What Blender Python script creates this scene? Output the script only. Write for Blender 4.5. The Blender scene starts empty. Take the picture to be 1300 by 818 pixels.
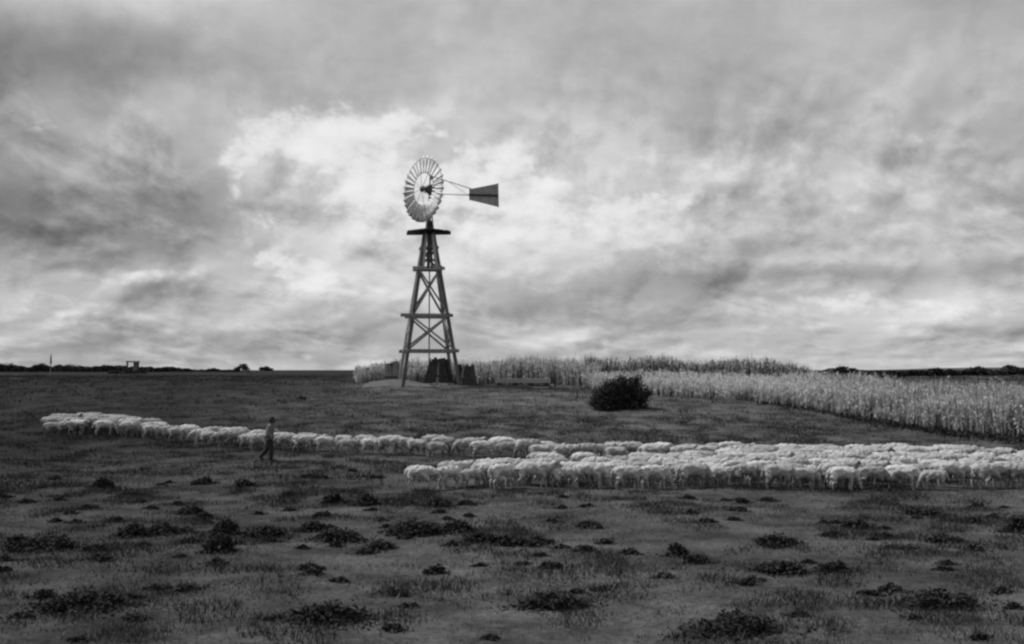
import bpy, math, random
import numpy as np
from mathutils import Vector, Matrix, noise as mnoise

random.seed(7); rng = np.random.default_rng(7)
SC = bpy.context.scene; COL = SC.collection
R = math.radians

# ---------------------------------------------------------------- camera
F = 1400.0; HOR = 470.0; CAMH = 3.6
cam_d = bpy.data.cameras.new('camera'); cam = bpy.data.objects.new('camera', cam_d); COL.objects.link(cam)
cam_d.sensor_width = 36; cam_d.lens = F / 1300 * 36; cam_d.clip_end = 9000; cam_d.clip_start = 0.1
PITCH = math.atan((HOR - 409) / F)
cam.location = (0, 0, CAMH); cam.rotation_euler = (math.pi / 2 + PITCH, 0, 0)
SC.camera = cam
SC.cycles.filter_width = 2.5

# ---------------------------------------------------------------- light
SUN_AZ, SUN_EL = R(-72), R(50)       # azimuth from +Y (the view) towards +X ; the sun stands behind cloud, left and beyond the tower
sun_d = bpy.data.lights.new('sun', 'SUN'); sun = bpy.data.objects.new('sun', sun_d); COL.objects.link(sun)
sun_d.energy = 4.2; sun_d.angle = R(6); sun_d.color = (1, 1, 1)
to_sun = Vector((math.sin(SUN_AZ) * math.cos(SUN_EL), math.cos(SUN_AZ) * math.cos(SUN_EL), math.sin(SUN_EL)))
sun.rotation_euler = to_sun.to_track_quat('Z', 'Y').to_euler()
SC.view_settings.view_transform = 'Standard'; SC.view_settings.look = 'None'
SC.view_settings.exposure = 0.0; SC.view_settings.gamma = 1; SC.view_settings.use_curve_mapping = False


def build_world():
    w = bpy.data.worlds.new('World'); SC.world = w; w.use_nodes = True
    nt = w.node_tree; N = nt.nodes; L = nt.links
    for n in list(N): N.remove(n)

    def node(t, **k):
        n = N.new(t)
        for a, b in k.items(): setattr(n, a, b)
        return n

    def put(sock, v):
        if isinstance(v, (int, float, tuple)): sock.default_value = v
        else: L.new(v, sock)

    def m(op, a, b=0.0, c=0.0, clamp=False):
        n = node('ShaderNodeMath', operation=op, use_clamp=clamp)
        put(n.inputs[0], a); put(n.inputs[1], b); put(n.inputs[2], c)
        return n.outputs[0]

    def vm(op, a, b=(0, 0, 0), scale=None):
        n = node('ShaderNodeVectorMath', operation=op)
        put(n.inputs[0], a); put(n.inputs[1], b)
        if scale is not None: put(n.inputs['Scale'], scale)
        return n.outputs['Value'] if op in ('LENGTH', 'DOT_PRODUCT') else n.outputs['Vector']

    def noise(vec, scale, detail=6, rough=0.55, dist=0.0, lac=2.0):
        n = node('ShaderNodeTexNoise'); n.noise_dimensions = '3D'
        put(n.inputs['Vector'], vec); n.inputs['Scale'].default_value = scale
        n.inputs['Detail'].default_value = detail; n.inputs['Roughness'].default_value = rough
        n.inputs['Distortion'].default_value = dist; n.inputs['Lacunarity'].default_value = lac
        return n

    def smooth(v, a, b):
        n = node('ShaderNodeMapRange', interpolation_type='SMOOTHSTEP')
        put(n.inputs[0], v); n.inputs[1].default_value = a; n.inputs[2].default_value = b
        n.inputs[3].default_value = 0; n.inputs[4].default_value = 1
        return n.outputs[0]

    tc = node('ShaderNodeTexCoord')
    d = vm('NORMALIZE', tc.outputs['Generated'])
    s = node('ShaderNodeSeparateXYZ'); L.new(d, s.inputs[0]); X, Y, Z = s.outputs
    az = m('ARCTAN2', X, Y); el = m('ARCSINE', Z)
    # compass position of every bit of cloud: (azimuth, elevation)
    uv0 = node('ShaderNodeCombineXYZ'); L.new(az, uv0.inputs[0]); L.new(el, uv0.inputs[1]); uv0 = uv0.outputs[0]
    # billowy warp of the cloud outlines
    wn = noise(uv0, 7.0, 5, 0.6).outputs['Color']
    warp = vm('SCALE', vm('SUBTRACT', wn, (0.5, 0.5, 0.5)), scale=0.06)
    warp = vm('MULTIPLY', warp, (1.0, 0.6, 0))
    uv = vm('ADD', uv0, warp)
    wn2 = noise(uv0, 26.0, 5, 0.62).outputs['Color']
    uv = vm('ADD', uv, vm('MULTIPLY', vm('SUBTRACT', wn2, (0.5, 0.5, 0.5)), (0.030, 0.020, 0)))

    # cloud deck seen in perspective: streaks close up towards the horizon
    den = m('MAXIMUM', m('ADD', Z, 0.07), 0.03)
    pc = node('ShaderNodeCombineXYZ'); L.new(m('DIVIDE', X, den), pc.inputs[0]); L.new(m('DIVIDE', Y, den), pc.inputs[1]); pc = pc.outputs[0]
    deck = noise(pc, 0.75, 8, 0.55, 0.35).outputs['Fac']
    deck2 = noise(vm('ADD', pc, (13, 5, 3)), 2.4, 7, 0.58, 0.5).outputs['Fac']
    st = vm('MULTIPLY', uv0, (5.0, 19.0, 1.0))
    streak = noise(st, 1.0, 7, 0.55, 0.3).outputs['Fac']
    bil = noise(vm('MULTIPLY', uv0, (1.0, 1.5, 1)), 11.0, 9, 0.62, 0.25).outputs['Fac']

    def blob(px, py, rx, ry, amp, src=uv):
        a = math.atan((px - 650) / F); b = math.atan((HOR - py) / F)
        q = vm('MULTIPLY', vm('SUBTRACT', src, (a, b, 0)), (F / rx, F / ry, 0))
        r2 = vm('DOT_PRODUCT', q, q)
        return m('MULTIPLY', m('EXPONENT', m('MULTIPLY', r2, -1.0)), amp)

    def total(lst):
        t = lst[0]
        for x in lst[1:]: t = m('ADD', t, x)
        return t

    soft = total([
        blob(60, 100, 210, 62, -0.22), blob(110, 290, 250, 80, -0.21), blob(20, 200, 120, 60, -0.09),
        blob(170, 5, 130, 32, 0.12), blob(30, 40, 60, 40, 0.03), blob(240, 130, 60, 45, 0.06), blob(255, 235, 50, 60, -0.10),
        blob(50, 235, 80, 24, 0.06), blob(60, 385, 200, 24, 0.05), blob(80, 430, 320, 26, -0.09), blob(260, 345, 80, 14, 0.06),
        blob(160, 355, 60, 12, 0.08), blob(210, 380, 110, 14, -0.06),
        blob(470, 260, 230, 120, 0.11), blob(620, 300, 190, 80, 0.06), blob(850, 205, 120, 30, -0.05), blob(520, 60, 200, 60, -0.02),
        blob(850, 60, 200, 60, -0.02), blob(1080, 130, 200, 60, -0.02), blob(1000, 352, 330, 14, -0.12), blob(770, 372, 200, 12, -0.06),
        blob(1000, 320, 220, 14, -0.03), blob(830, 402, 120, 14, -0.06), blob(730, 390, 100, 14, -0.04), blob(1080, 280, 120, 12, -0.04),
        blob(1120, 400, 190, 18, 0.06), blob(1290, 280, 80, 34, -0.06), blob(700, 440, 700, 22, -0.035), blob(640, 130, 80, 26, -0.03),
        blob(930, 240, 170, 26, 0.04), blob(1180, 20, 160, 40, -0.03), blob(450, 398, 260, 14, -0.05), blob(1010, 340, 900, 14, -0.0),
        blob(760, 190, 60, 40, 0.04), blob(900, 300, 110, 14, 0.05),
    ])
    # sunlit cumulus heads: hard upper edges
    cum = total([
        blob(450, 225, 150, 62, 0.36), blob(640, 240, 110, 50, 0.30), blob(900, 290, 300, 60, 0.16), blob(560, 290, 160, 30, 0.2),
        blob(375, 185, 75, 36, 0.8), blob(330, 165, 40, 24, 0.35), blob(303, 235, 18, 36, 0.6), blob(500, 165, 42, 20, 0.75),
        blob(455, 235, 60, 36, 0.6), blob(600, 215, 60, 40, 0.5), blob(665, 190, 34, 24, 0.6), blob(440, 175, 40, 22, 0.45),
        blob(395, 352, 44, 24, 0.8), blob(690, 262, 90, 26, 0.5), blob(1195, 205, 34, 30, 0.4), blob(1150, 392, 110, 12, 0.55),
        blob(1030, 385, 60, 10, 0.45), blob(330, 330, 60, 12, 0.4), blob(480, 300, 70, 16, 0.4), blob(350, 285, 40, 14, 0.35),
        blob(360, 238, 52, 16, -1.1), blob(530, 190, 30, 12, -0.8), blob(420, 300, 60, 12, -0.5), blob(552, 168, 14, 8, 0.7),
        blob(545, 60, 100, 20, 0.1), blob(860, 260, 110, 12, 0.45), blob(770, 300, 80, 12, 0.45), blob(1080, 180, 30, 16, 0.3),
        blob(170, 355, 60, 12, 0.5), blob(60, 380, 60, 12, 0.35), blob(130, 8, 90, 20, 0.3), blob(900, 175, 60, 14, 0.3),
    ])
    bs = vm('MULTIPLY', uv0, (1.0, 1.55, 1)); bs2 = vm('ADD', bs, (-0.010, 0.016, 0))
    b2 = noise(bs2, 11.0, 9, 0.62, 0.25).outputs['Fac']
    relief = m('SUBTRACT', bil, b2)
    bilb = noise(vm('ADD', bs, (3.3, 1.7, 0)), 24.0, 8, 0.6, 0.3).outputs['Fac']
    bilc = noise(vm('ADD', bs2, (3.3, 1.7, 0)), 24.0, 8, 0.6, 0.3).outputs['Fac']
    relief2 = m('SUBTRACT', bilb, bilc)
    cumf = m('ADD', m('ADD', cum, m('MULTIPLY', m('SUBTRACT', bil, 0.5), 2.0)), m('MULTIPLY', m('SUBTRACT', bilb, 0.5), 0.8))
    edge = smooth(cumf, 0.30, 0.74)
    core = smooth(cumf, 0.45, 1.45)
    # heaped layers: rows of lumps with lit heads and grey bases, closing up towards the horizon
    ev = m('MULTIPLY', m('LOGARITHM', m('MAXIMUM', m('ADD', el, 0.085), 0.02), math.e), 0.30)
    pl = node('ShaderNodeCombineXYZ'); L.new(az, pl.inputs[0]); L.new(ev, pl.inputs[1]); pl = pl.outputs[0]

    def layer(scale, off, lo, hi, shift, detail=8, rough=0.56):
        p1 = vm('ADD', pl, off); p2 = vm('ADD', p1, shift)
        n1 = noise(p1, scale, detail, rough, 0.22).outputs['Fac']; n2 = noise(p2, scale, detail, rough, 0.22).outputs['Fac']
        d1 = smooth(n1, lo, hi); d2 = smooth(n2, lo, hi); return n1, d1, m('SUBTRACT', d1, d2)
    na, da, ra = layer(5.5, (1.1, 0.4, 0.0), .43, .60, (-0.012, 0.024, 0))
    nb, db, rb = layer(13.0, (4.2, 2.7, 0.3), .44, .60, (-0.005, 0.010, 0))
    upper = smooth(el, 0.30, 0.17)
    k1 = m('ADD', m('MULTIPLY', upper, 0.75), 0.25)
    val = m('ADD', 0.735, soft)
    val = m('ADD', val, m('MULTIPLY', m('SUBTRACT', deck, 0.5), 0.12))
    val = m('ADD', val, m('MULTIPLY', m('SUBTRACT', streak, 0.5), 0.08))
    val = m('ADD', val, m('MULTIPLY', m('SUBTRACT', da, 0.5), -0.055))
    val = m('ADD', val, m('MULTIPLY', m('SUBTRACT', db, 0.5), -0.02))
    val = m('ADD', val, m('MULTIPLY', m('MULTIPLY', ra, k1), 0.18))
    val = m('ADD', val, m('MULTIPLY', m('MULTIPLY', rb, k1), 0.10))
    val = m('ADD', val, m('MULTIPLY', m('MULTIPLY', relief, m('ADD', m('MULTIPLY', edge, 0.8), 0.2)), 0.62))
    val = m('ADD', val, m('MULTIPLY', m('MULTIPLY', relief2, m('ADD', m('MULTIPLY', edge, 0.85), 0.15)), 0.42))
    val = m('ADD', val, m('MULTIPLY', edge, 0.10))
    val = m('ADD', val, m('MULTIPLY', core, 0.15))
    # roll off like the film's highlights
    hi = m('MULTIPLY', m('SUBTRACT', 1.0, m('EXPONENT', m('MULTIPLY', m('MAXIMUM', m('SUBTRACT', val, 0.84), 0.0), -7.0))), 0.115)
    val = m('ADD', m('MINIMUM', val, 0.84), hi)
    val = m('MAXIMUM', val, 0.34)
    lin = m('POWER', val, 2.2)
    # thin places let the clear sky above through
    sky = node('ShaderNodeTexSky', sky_type='NISHITA'); sky.sun_disc = False
    sky.sun_elevation = SUN_EL; sky.sun_rotation = SUN_AZ
    bw = node('ShaderNodeRGBToBW'); L.new(sky.outputs[0], bw.inputs[0])
    thin = m('MULTIPLY', smooth(deck, 0.62, 0.35), 0.12)
    skyv = m('MULTIPLY', bw.outputs[0], 0.08)
    out = m('ADD', m('MULTIPLY', lin, m('SUBTRACT', 1.0, thin)), m('MULTIPLY', skyv, thin))
    w.cycles.sampling_method = 'MANUAL'; w.cycles.sample_map_resolution = 256
    bg = node('ShaderNodeBackground'); L.new(out, bg.inputs['Color']); bg.inputs['Strength'].default_value = 1.0
    wo = node('ShaderNodeOutputWorld'); L.new(bg.outputs[0], wo.inputs[0])


build_world()

# ---------------------------------------------------------------- materials (the photograph is black and white: greys throughout)
def mat(name, v, rough=0.9, var=0.25, scale=3.0, bump=0.0, bscale=20.0, spec=0.2, objvar=0.0, stretch=None, metal=0.0, detail=5):
    mt = bpy.data.materials.new(name); mt.use_nodes = True
    nt = mt.node_tree; N = nt.nodes; L = nt.links; b = N['Principled BSDF']
    b.inputs['Roughness'].default_value = rough; b.inputs['Specular IOR Level'].default_value = spec; b.inputs['Metallic'].default_value = metal
    tc = N.new('ShaderNodeTexCoord'); mp = N.new('ShaderNodeMapping'); L.new(tc.outputs['Object'], mp.inputs[0])
    if stretch: mp.inputs['Scale'].default_value = stretch
    n = N.new('ShaderNodeTexNoise'); n.inputs['Scale'].default_value = scale; n.inputs['Detail'].default_value = detail; n.inputs['Roughness'].default_value = 0.65
    L.new(mp.outputs[0], n.inputs['Vector'])
    mr = N.new('ShaderNodeMapRange'); mr.inputs[1].default_value = 0.3; mr.inputs[2].default_value = 0.7
    mr.inputs[3].default_value = v * (1 - var); mr.inputs[4].default_value = v * (1 + var); L.new(n.outputs['Fac'], mr.inputs[0])
    out = mr.outputs[0]
    if objvar:
        oi = N.new('ShaderNodeObjectInfo'); m2 = N.new('ShaderNodeMapRange'); L.new(oi.outputs['Random'], m2.inputs[0])
        m2.inputs[3].default_value = 1 - objvar; m2.inputs[4].default_value = 1 + objvar
        mu = N.new('ShaderNodeMath'); mu.operation = 'MULTIPLY'; L.new(out, mu.inputs[0]); L.new(m2.outputs[0], mu.inputs[1]); out = mu.outputs[0]
    L.new(out, b.inputs['Base Color'])
    if bump:
        n2 = N.new('ShaderNodeTexNoise'); n2.inputs['Scale'].default_value = bscale; n2.inputs['Detail'].default_value = 4; L.new(mp.outputs[0], n2.inputs['Vector'])
        bp = N.new('ShaderNodeBump'); bp.inputs['Strength'].default_value = bump; bp.inputs['Distance'].default_value = 0.05
        L.new(n2.outputs['Fac'], bp.inputs['Height']); L.new(bp.outputs[0], b.inputs['Normal'])
    return mt


def translucent(mt, amount):
    # dry or green leaf: part of the light comes through
    nt = mt.node_tree; b = nt.nodes['Principled BSDF']; src = b.inputs['Base Color'].links[0].from_socket
    t = nt.nodes.new('ShaderNodeBsdfTranslucent'); x = nt.nodes.new('ShaderNodeMixShader'); x.inputs[0].default_value = amount
    nt.links.new(src, t.inputs['Color']); nt.links.new(b.outputs[0], x.inputs[1]); nt.links.new(t.outputs[0], x.inputs[2])
    out = nt.nodes['Material Output']; nt.links.new(x.outputs[0], out.inputs['Surface']); return mt


def ground_material():
    mt = bpy.data.materials.new('pasture_soil'); mt.use_nodes = True
    nt = mt.node_tree; N = nt.nodes; L = nt.links; b = N['Principled BSDF']
    b.inputs['Roughness'].default_value = 1.0; b.inputs['Specular IOR Level'].default_value = 0.05
    tc = N.new('ShaderNodeTexCoord')

    def nz(scale, detail, rough, off=(0, 0, 0), sc=(1, 1, 1)):
        mp = N.new('ShaderNodeMapping'); mp.inputs['Location'].default_value = off; mp.inputs['Scale'].default_value = sc
        L.new(tc.outputs['Object'], mp.inputs[0])
        n = N.new('ShaderNodeTexNoise'); n.inputs['Scale'].default_value = scale; n.inputs['Detail'].default_value = detail
        n.inputs['Roughness'].default_value = rough; L.new(mp.outputs[0], n.inputs['Vector']); return n.outputs['Fac']

    def rg(v, a, b_, c, d):
        m = N.new('ShaderNodeMapRange'); L.new(v, m.inputs[0])
        for i, x in enumerate((a, b_, c, d)): m.inputs[i + 1].default_value = x
        return m.outputs[0]

    def mul(a, b_):
        m = N.new('ShaderNodeMath'); m.operation = 'MULTIPLY'; L.new(a, m.inputs[0]); L.new(b_, m.inputs[1]); return m.outputs[0]
    big = rg(nz(0.09, 4, 0.55), 0.35, 0.65, 0.75, 1.25)
    mid = rg(nz(0.55, 7, 0.7, (5, 0, 0)), 0.38, 0.62, 0.5, 1.5)
    fine = rg(nz(9, 5, 0.75, (0, 9, 0)), 0.3, 0.7, 0.6, 1.4)
    # bare pale earth on the trodden rise round the wind pump, vignette shade painted into the soil colour to the west
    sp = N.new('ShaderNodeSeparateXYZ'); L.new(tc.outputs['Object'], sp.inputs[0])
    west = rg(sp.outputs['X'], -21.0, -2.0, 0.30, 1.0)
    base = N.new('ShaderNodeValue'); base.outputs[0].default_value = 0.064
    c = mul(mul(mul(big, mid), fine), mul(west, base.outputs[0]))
    L.new(c, b.inputs['Base Color'])
    bp = N.new('ShaderNodeBump'); bp.inputs['Strength'].default_value = 0.8; bp.inputs['Distance'].default_value = 0.12
    L.new(nz(5, 6, 0.7), bp.inputs['Height']); L.new(bp.outputs[0], b.inputs['Normal'])
    return mt


M = {
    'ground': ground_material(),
    'grass_a': mat('grass_dull', 0.075, 1, 0.3, 0.5, spec=0.05), 'grass_b': mat('grass_dark', 0.035, 1, 0.3, 0.5, spec=0.05),
    'grass_c': mat('grass_dry', 0.12, 1, 0.3, 0.5, spec=0.05),
    'leaf': mat('leaf_dark', 0.022, 1, 0.4, 3, spec=0.05), 'leaf_b': mat('leaf_mid', 0.045, 1, 0.4, 3, spec=0.05),
    'scrub': mat('scrub_leaf', 0.028, 1, 0.4, 2, spec=0.05),
    'stem': mat('stem_bark', 0.06, 1, 0.3, 8),
    'cane_a': mat('cane_pale', 0.52, 0.9, 0.2, 2, spec=0.1), 'cane_b': mat('cane_dull', 0.38, 0.9, 0.25, 2, spec=0.1), 'cane_c': mat('cane_dark', 0.07, 0.9, 0.3, 2, spec=0.1),
    'timber': mat('timber_weathered', 0.20, 0.9, 0.45, 1.2, 0.5, 30, stretch=(6, 6, 1)), 'timber_pale': mat('timber_bleached_lit', 0.34, 0.9, 0.35, 1.2, 0.5, 30, stretch=(6, 6, 1)),
    'timber_shaded': mat('timber_shaded', 0.09, 0.9, 0.45, 1.2, 0.5, 30, stretch=(6, 6, 1)),
    'timber_dark': mat('timber_tarred', 0.045, 0.85, 0.5, 3, 0.4, 20),
    'galv': mat('galvanised_blade', 0.50, 0.7, 0.3, 2.5, spec=0.3, metal=0.1), 'galv_dark': mat('galvanised_dull', 0.16, 0.6, 0.3, 3, spec=0.4, metal=0.3),
    'vane': mat('vane_painted_sheet', 0.24, 0.7, 0.35, 2.5, spec=0.3), 'vane_stripe': mat('vane_stripe', 0.04, 0.7, 0.3, 3),
    'iron': mat('cast_iron', 0.05, 0.6, 0.3, 6, spec=0.4),
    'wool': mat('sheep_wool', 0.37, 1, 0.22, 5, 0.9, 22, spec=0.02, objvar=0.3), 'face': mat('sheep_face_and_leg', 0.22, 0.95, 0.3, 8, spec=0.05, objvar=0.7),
    'skin': mat('skin', 0.09, 0.7, 0.1, 5), 'shirt': mat('shirt_cloth', 0.13, 0.95, 0.2, 5, 0.3, 15), 'trousers': mat('trouser_cloth', 0.025, 0.95, 0.2, 6, 0.3, 15),
    'hat': mat('hat_felt', 0.02, 0.95, 0.2, 6), 'boot': mat('boot_leather', 0.03, 0.7, 0.3, 9), 'hair': mat('hair', 0.015, 0.8, 0.2, 30),
    'earth': mat('bare_earth', 0.09, 1, 0.3, 1.5, 0.7, 6), 'concrete': mat('trough_concrete', 0.27, 0.95, 0.25, 2, 0.4, 12),
    'hills': mat('scrub_hills', 0.05, 1, 0.45, 0.06, spec=0.02), 'water': mat('trough_water', 0.05, 0.1, 0.1, 2, spec=0.5),
}

for _n in ('cane_a', 'cane_b', 'cane_c'): translucent(M[_n], .4)

# ---------------------------------------------------------------- terrain
PD = np.array([-200, 0, 20, 40, 45, 50, 55, 65, 72, 80, 90, 110, 150, 300, 700, 4000.])
PZ = np.array([-.1, 0, 0, 0.0, 0.03, .17, .5, 1.28, 1.88, 2.46, 2.72, 2.87, 3.0, 3.06, 3.1, 3.3])


def prof(d): return np.interp(d, PD, PZ)


_k = np.linspace(-3, 3, 7)
def prof_s(d):
    d = np.asarray(d, float); w = np.exp(-_k ** 2 / 3); w /= w.sum()
    return sum(prof(d + k) * a for k, a in zip(_k, w))


def sstep(v, a, b):
    t = np.clip((v - a) / (b - a), 0, 1); return t * t * (3 - 2 * t)


def ground(x, y):
    """height of the land; works on arrays"""
    x = np.asarray(x, float); y = np.asarray(y, float)
    z = prof_s(y)
    z = z + 0.05 * np.sin(x * .33 + 1.3) * np.sin(y * .27) + 0.03 * np.sin(x * .9 + y * .6) + 0.02 * np.sin(x * 1.9 - y * 1.3 + 2)
    u = x / np.maximum(y, 1)
    z = z + sstep(y, 180, 420) * sstep(u, .24, .46) * (1.5 + .35 * np.sin(x * .05) + 0.2 * np.sin(x * .021 + 1)) * (1 - sstep(y, 700, 1500))
    # the trodden mound of the wind pump
    z = z + 0.22 * np.exp(-((x + 6.3) / 5.5) ** 2 - ((y - 80) / 3.5) ** 2)
    return z


_dd = np.linspace(12, 400, 4000); _yy = HOR + F * (CAMH - prof_s(_dd)) / _dd
def depth(py):     # distance at which the land shows at a given picture row (used only to lay the plan out)
    return float(np.interp(-py, -_yy, _dd))


def gx(px, d): return (px - 650) / F * d
def zat(py, d): return CAMH + (HOR - py) / F * d
def G(x, y): return float(ground(x, y))


# ---------------------------------------------------------------- helpers
def tag(o, label=None, cat=None, group=None, kind=None):
    if label: o['label'] = label
    if cat: o['category'] = cat
    if group: o['group'] = group
    if kind: o['kind'] = kind
    return o


def link(o, parent=None):
    COL.objects.link(o)
    if parent: o.parent = parent
    return o


def empty(name, loc, rz=0.0):
    o = bpy.data.objects.new(name, None); o.location = loc; o.rotation_euler = (0, 0, rz); o.empty_display_size = 0.2
    return link(o)


def raw_mesh(name, V, Fc, mats, midx=None, parent=None, smooth=False):
    me = bpy.data.meshes.new(name)
    V = np.asarray(V, np.float32).reshape(-1, 3); Fc = np.asarray(Fc, np.int32); k = Fc.shape[1]
    me.vertices.add(len(V)); me.vertices.foreach_set('co', V.ravel())
    me.loops.add(Fc.size); me.loops.foreach_set('vertex_index', Fc.ravel())
    me.polygons.add(len(Fc)); me.polygons.foreach_set('loop_start', np.arange(0, Fc.size, k, dtype=np.int32))
    me.polygons.foreach_set('loop_total', np.full(len(Fc), k, np.int32))
    for m_ in (mats if isinstance(mats, list) else [mats]): me.materials.append(m_)
    if midx is not None: me.polygons.foreach_set('material_index', np.asarray(midx, np.int32))
    me.update(calc_edges=True); me.validate()
    if smooth: me.shade_smooth()
    o = bpy.data.objects.new(name, me); return link(o, parent)


class MB:
    def __init__(s): s.v = []; s.f = []

    def add(s, vs, fs):
        n = len(s.v); s.v += [tuple(v) for v in vs]; s.f += [tuple(i + n for i in f) for f in fs]; return s

    def bar(s, a, b, w, h=None, up=(0, 0, 1), jit=0.0):
        a = Vector(a); b = Vector(b); h = h or w; t = (b - a).normalized(); up = Vector(up)
        if abs(t.dot(up)) > .98: up = Vector((0, 1, 0))
        x = t.cross(up).normalized() * w / 2; y = x.cross(t).normalized() * h / 2
        vs = [p + i * x + j * y for p in (a, b) for i, j in ((-1, -1), (1, -1), (1, 1), (-1, 1))]
        return s.add(vs, [(3, 2, 1, 0), (4, 5, 6, 7), (0, 1, 5, 4), (1, 2, 6, 5), (2, 3, 7, 6), (3, 0, 4, 7)])

    def box(s, c, size, rz=0.0, taper=1.0):
        cx, cy, cz = c; a, b, h = (q / 2 for q in size); co, si = math.cos(rz), math.sin(rz); vs = []
        for z, t in ((-h, 1), (h, taper)):
            for i, j in ((-1, -1), (1, -1), (1, 1), (-1, 1)):
                x, y = i * a * t, j * b * t; vs.append((cx + x * co - y * si, cy + x * si + y * co, cz + z))
        return s.add(vs, [(3, 2, 1, 0), (4, 5, 6, 7), (0, 1, 5, 4), (1, 2, 6, 5), (2, 3, 7, 6), (3, 0, 4, 7)])

    def tube(s, pts, rad, n=8, caps=True):
        pts = [Vector(p) for p in pts]; rad = rad if isinstance(rad, (list, tuple)) else [rad] * len(pts); vs = []; fs = []
        for i, p in enumerate(pts):
            t = (pts[min(i + 1, len(pts) - 1)] - pts[max(i - 1, 0)]).normalized()
            u = t.cross(Vector((0, 0, 1))) if abs(t.z) < .95 else t.cross(Vector((0, 1, 0))); u.normalize(); w = t.cross(u)
            for k in range(n):
                a = 2 * math.pi * k / n; vs.append(p + (u * math.cos(a) + w * math.sin(a)) * rad[i])
        for i in range(len(pts) - 1):
            for k in range(n): fs.append((i * n + k, i * n + (k + 1) % n, (i + 1) * n + (k + 1) % n, (i + 1) * n + k))
        if caps: fs.append(tuple(range(n))[::-1]); fs.append(tuple((len(pts) - 1) * n + k for k in range(n)))
        return s.add(vs, fs)

    def build(s, name, material, parent=None, smooth=False, bevel=0.0):
        me = bpy.data.meshes.new(name); me.from_pydata(s.v, [], s.f)
        for m_ in (material if isinstance(material, list) else [material]): me.materials.append(m_)
        me.update()
        if smooth: me.shade_smooth()
        o = bpy.data.objects.new(name, me); link(o, parent)
        if bevel:
            b = o.modifiers.new('bevel', 'BEVEL'); b.width = bevel; b.segments = 1
        return o


def leaves(pts, size, tri=True, up=0.3, fade=None):
    """many small leaf faces, one at each point"""
    n = len(pts); nrm = rng.normal(size=(n, 3)); nrm[:, 2] = np.abs(nrm[:, 2]) + up; nrm /= np.linalg.norm(nrm, axis=1)[:, None]
    a = np.cross(nrm, rng.normal(size=(n, 3))); a /= np.linalg.norm(a, axis=1)[:, None]; b = np.cross(nrm, a)
    s = size * rng.uniform(.55, 1.35, (n, 1)); pts = np.asarray(pts)
    V = np.stack([pts - a * s * .5, pts + b * s * .38, pts + a * s * .6, pts - b * s * .38], 1).reshape(-1, 3)
    return V, np.arange(n * 4).reshape(n, 4)


def clump_points(cl, n, hollow=0.35):
    """points through a set of ellipsoid clumps (cx,cy,cz,rx,ry,rz)"""
    cl = np.asarray(cl, float); w = cl[:, 3] * cl[:, 4] * cl[:, 5]; w = w ** .8; w /= w.sum()
    k = rng.choice(len(cl), n, p=w); d = rng.normal(size=(n, 3)); d /= np.linalg.norm(d, axis=1)[:, None]
    r = rng.uniform(hollow, 1, (n, 1)) ** .6 * (1 + .12 * rng.normal(size=(n, 1)))
    return cl[k, :3] + d * r * cl[k, 3:6]


# ---------------------------------------------------------------- the land
def axis(dense, step, lim, grow=1.12):
    a = list(np.arange(0, dense, step)); s = step
    while a[-1] < lim: s *= grow; a.append(a[-1] + s)
    return np.array(a)


ax = axis(50, 0.7, 3500); xs = np.concatenate([-ax[:0:-1], ax])
ys = np.concatenate([-axis(4, 2, 200)[:0:-1], axis(112, 0.6, 6000)])
gX, gY = np.meshgrid(xs, ys); gZ = ground(gX, gY)
nx, ny = len(xs), len(ys); idx = np.arange(nx * ny).reshape(ny, nx)
fq = np.stack([idx[:-1, :-1], idx[:-1, 1:], idx[1:, 1:], idx[1:, :-1]], -1).reshape(-1, 4)
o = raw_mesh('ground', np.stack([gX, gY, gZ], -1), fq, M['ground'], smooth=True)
tag(o, 'rough grazed pasture rising to the wind pump and running to the horizon', 'ground', kind='structure')

# ---------------------------------------------------------------- grass (stuff)
def patch(x, y, s=0.35, off=0.0):
    """0..1 clumpiness of the turf"""
    return .5 + .25 * np.sin(x * s * 2.1 + off + 1.7 * np.sin(y * s * .9 + off)) + .25 * np.sin(y * s * 2.9 + 1.3 * np.sin(x * s * 1.3 + 2 + off))


def vnoise(x, y, cell, seed):
    t = np.random.default_rng(seed).uniform(size=(256, 256)); x = x / cell + 1000; y = y / cell + 1000
    i = np.floor(x).astype(int); j = np.floor(y).astype(int); f = x - i; g = y - j; f = f * f * (3 - 2 * f); g = g * g * (3 - 2 * g)
    T_ = lambda a, b: t[a % 256, b % 256]
    return (T_(i, j) * (1 - f) + T_(i + 1, j) * f) * (1 - g) + (T_(i, j + 1) * (1 - f) + T_(i + 1, j + 1) * f) * g


def blotch(x, y):
    return .5 * vnoise(x, y, .9, 1) + .3 * vnoise(x, y, .38, 2) + .2 * vnoise(x, y, 3.5, 3)


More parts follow.
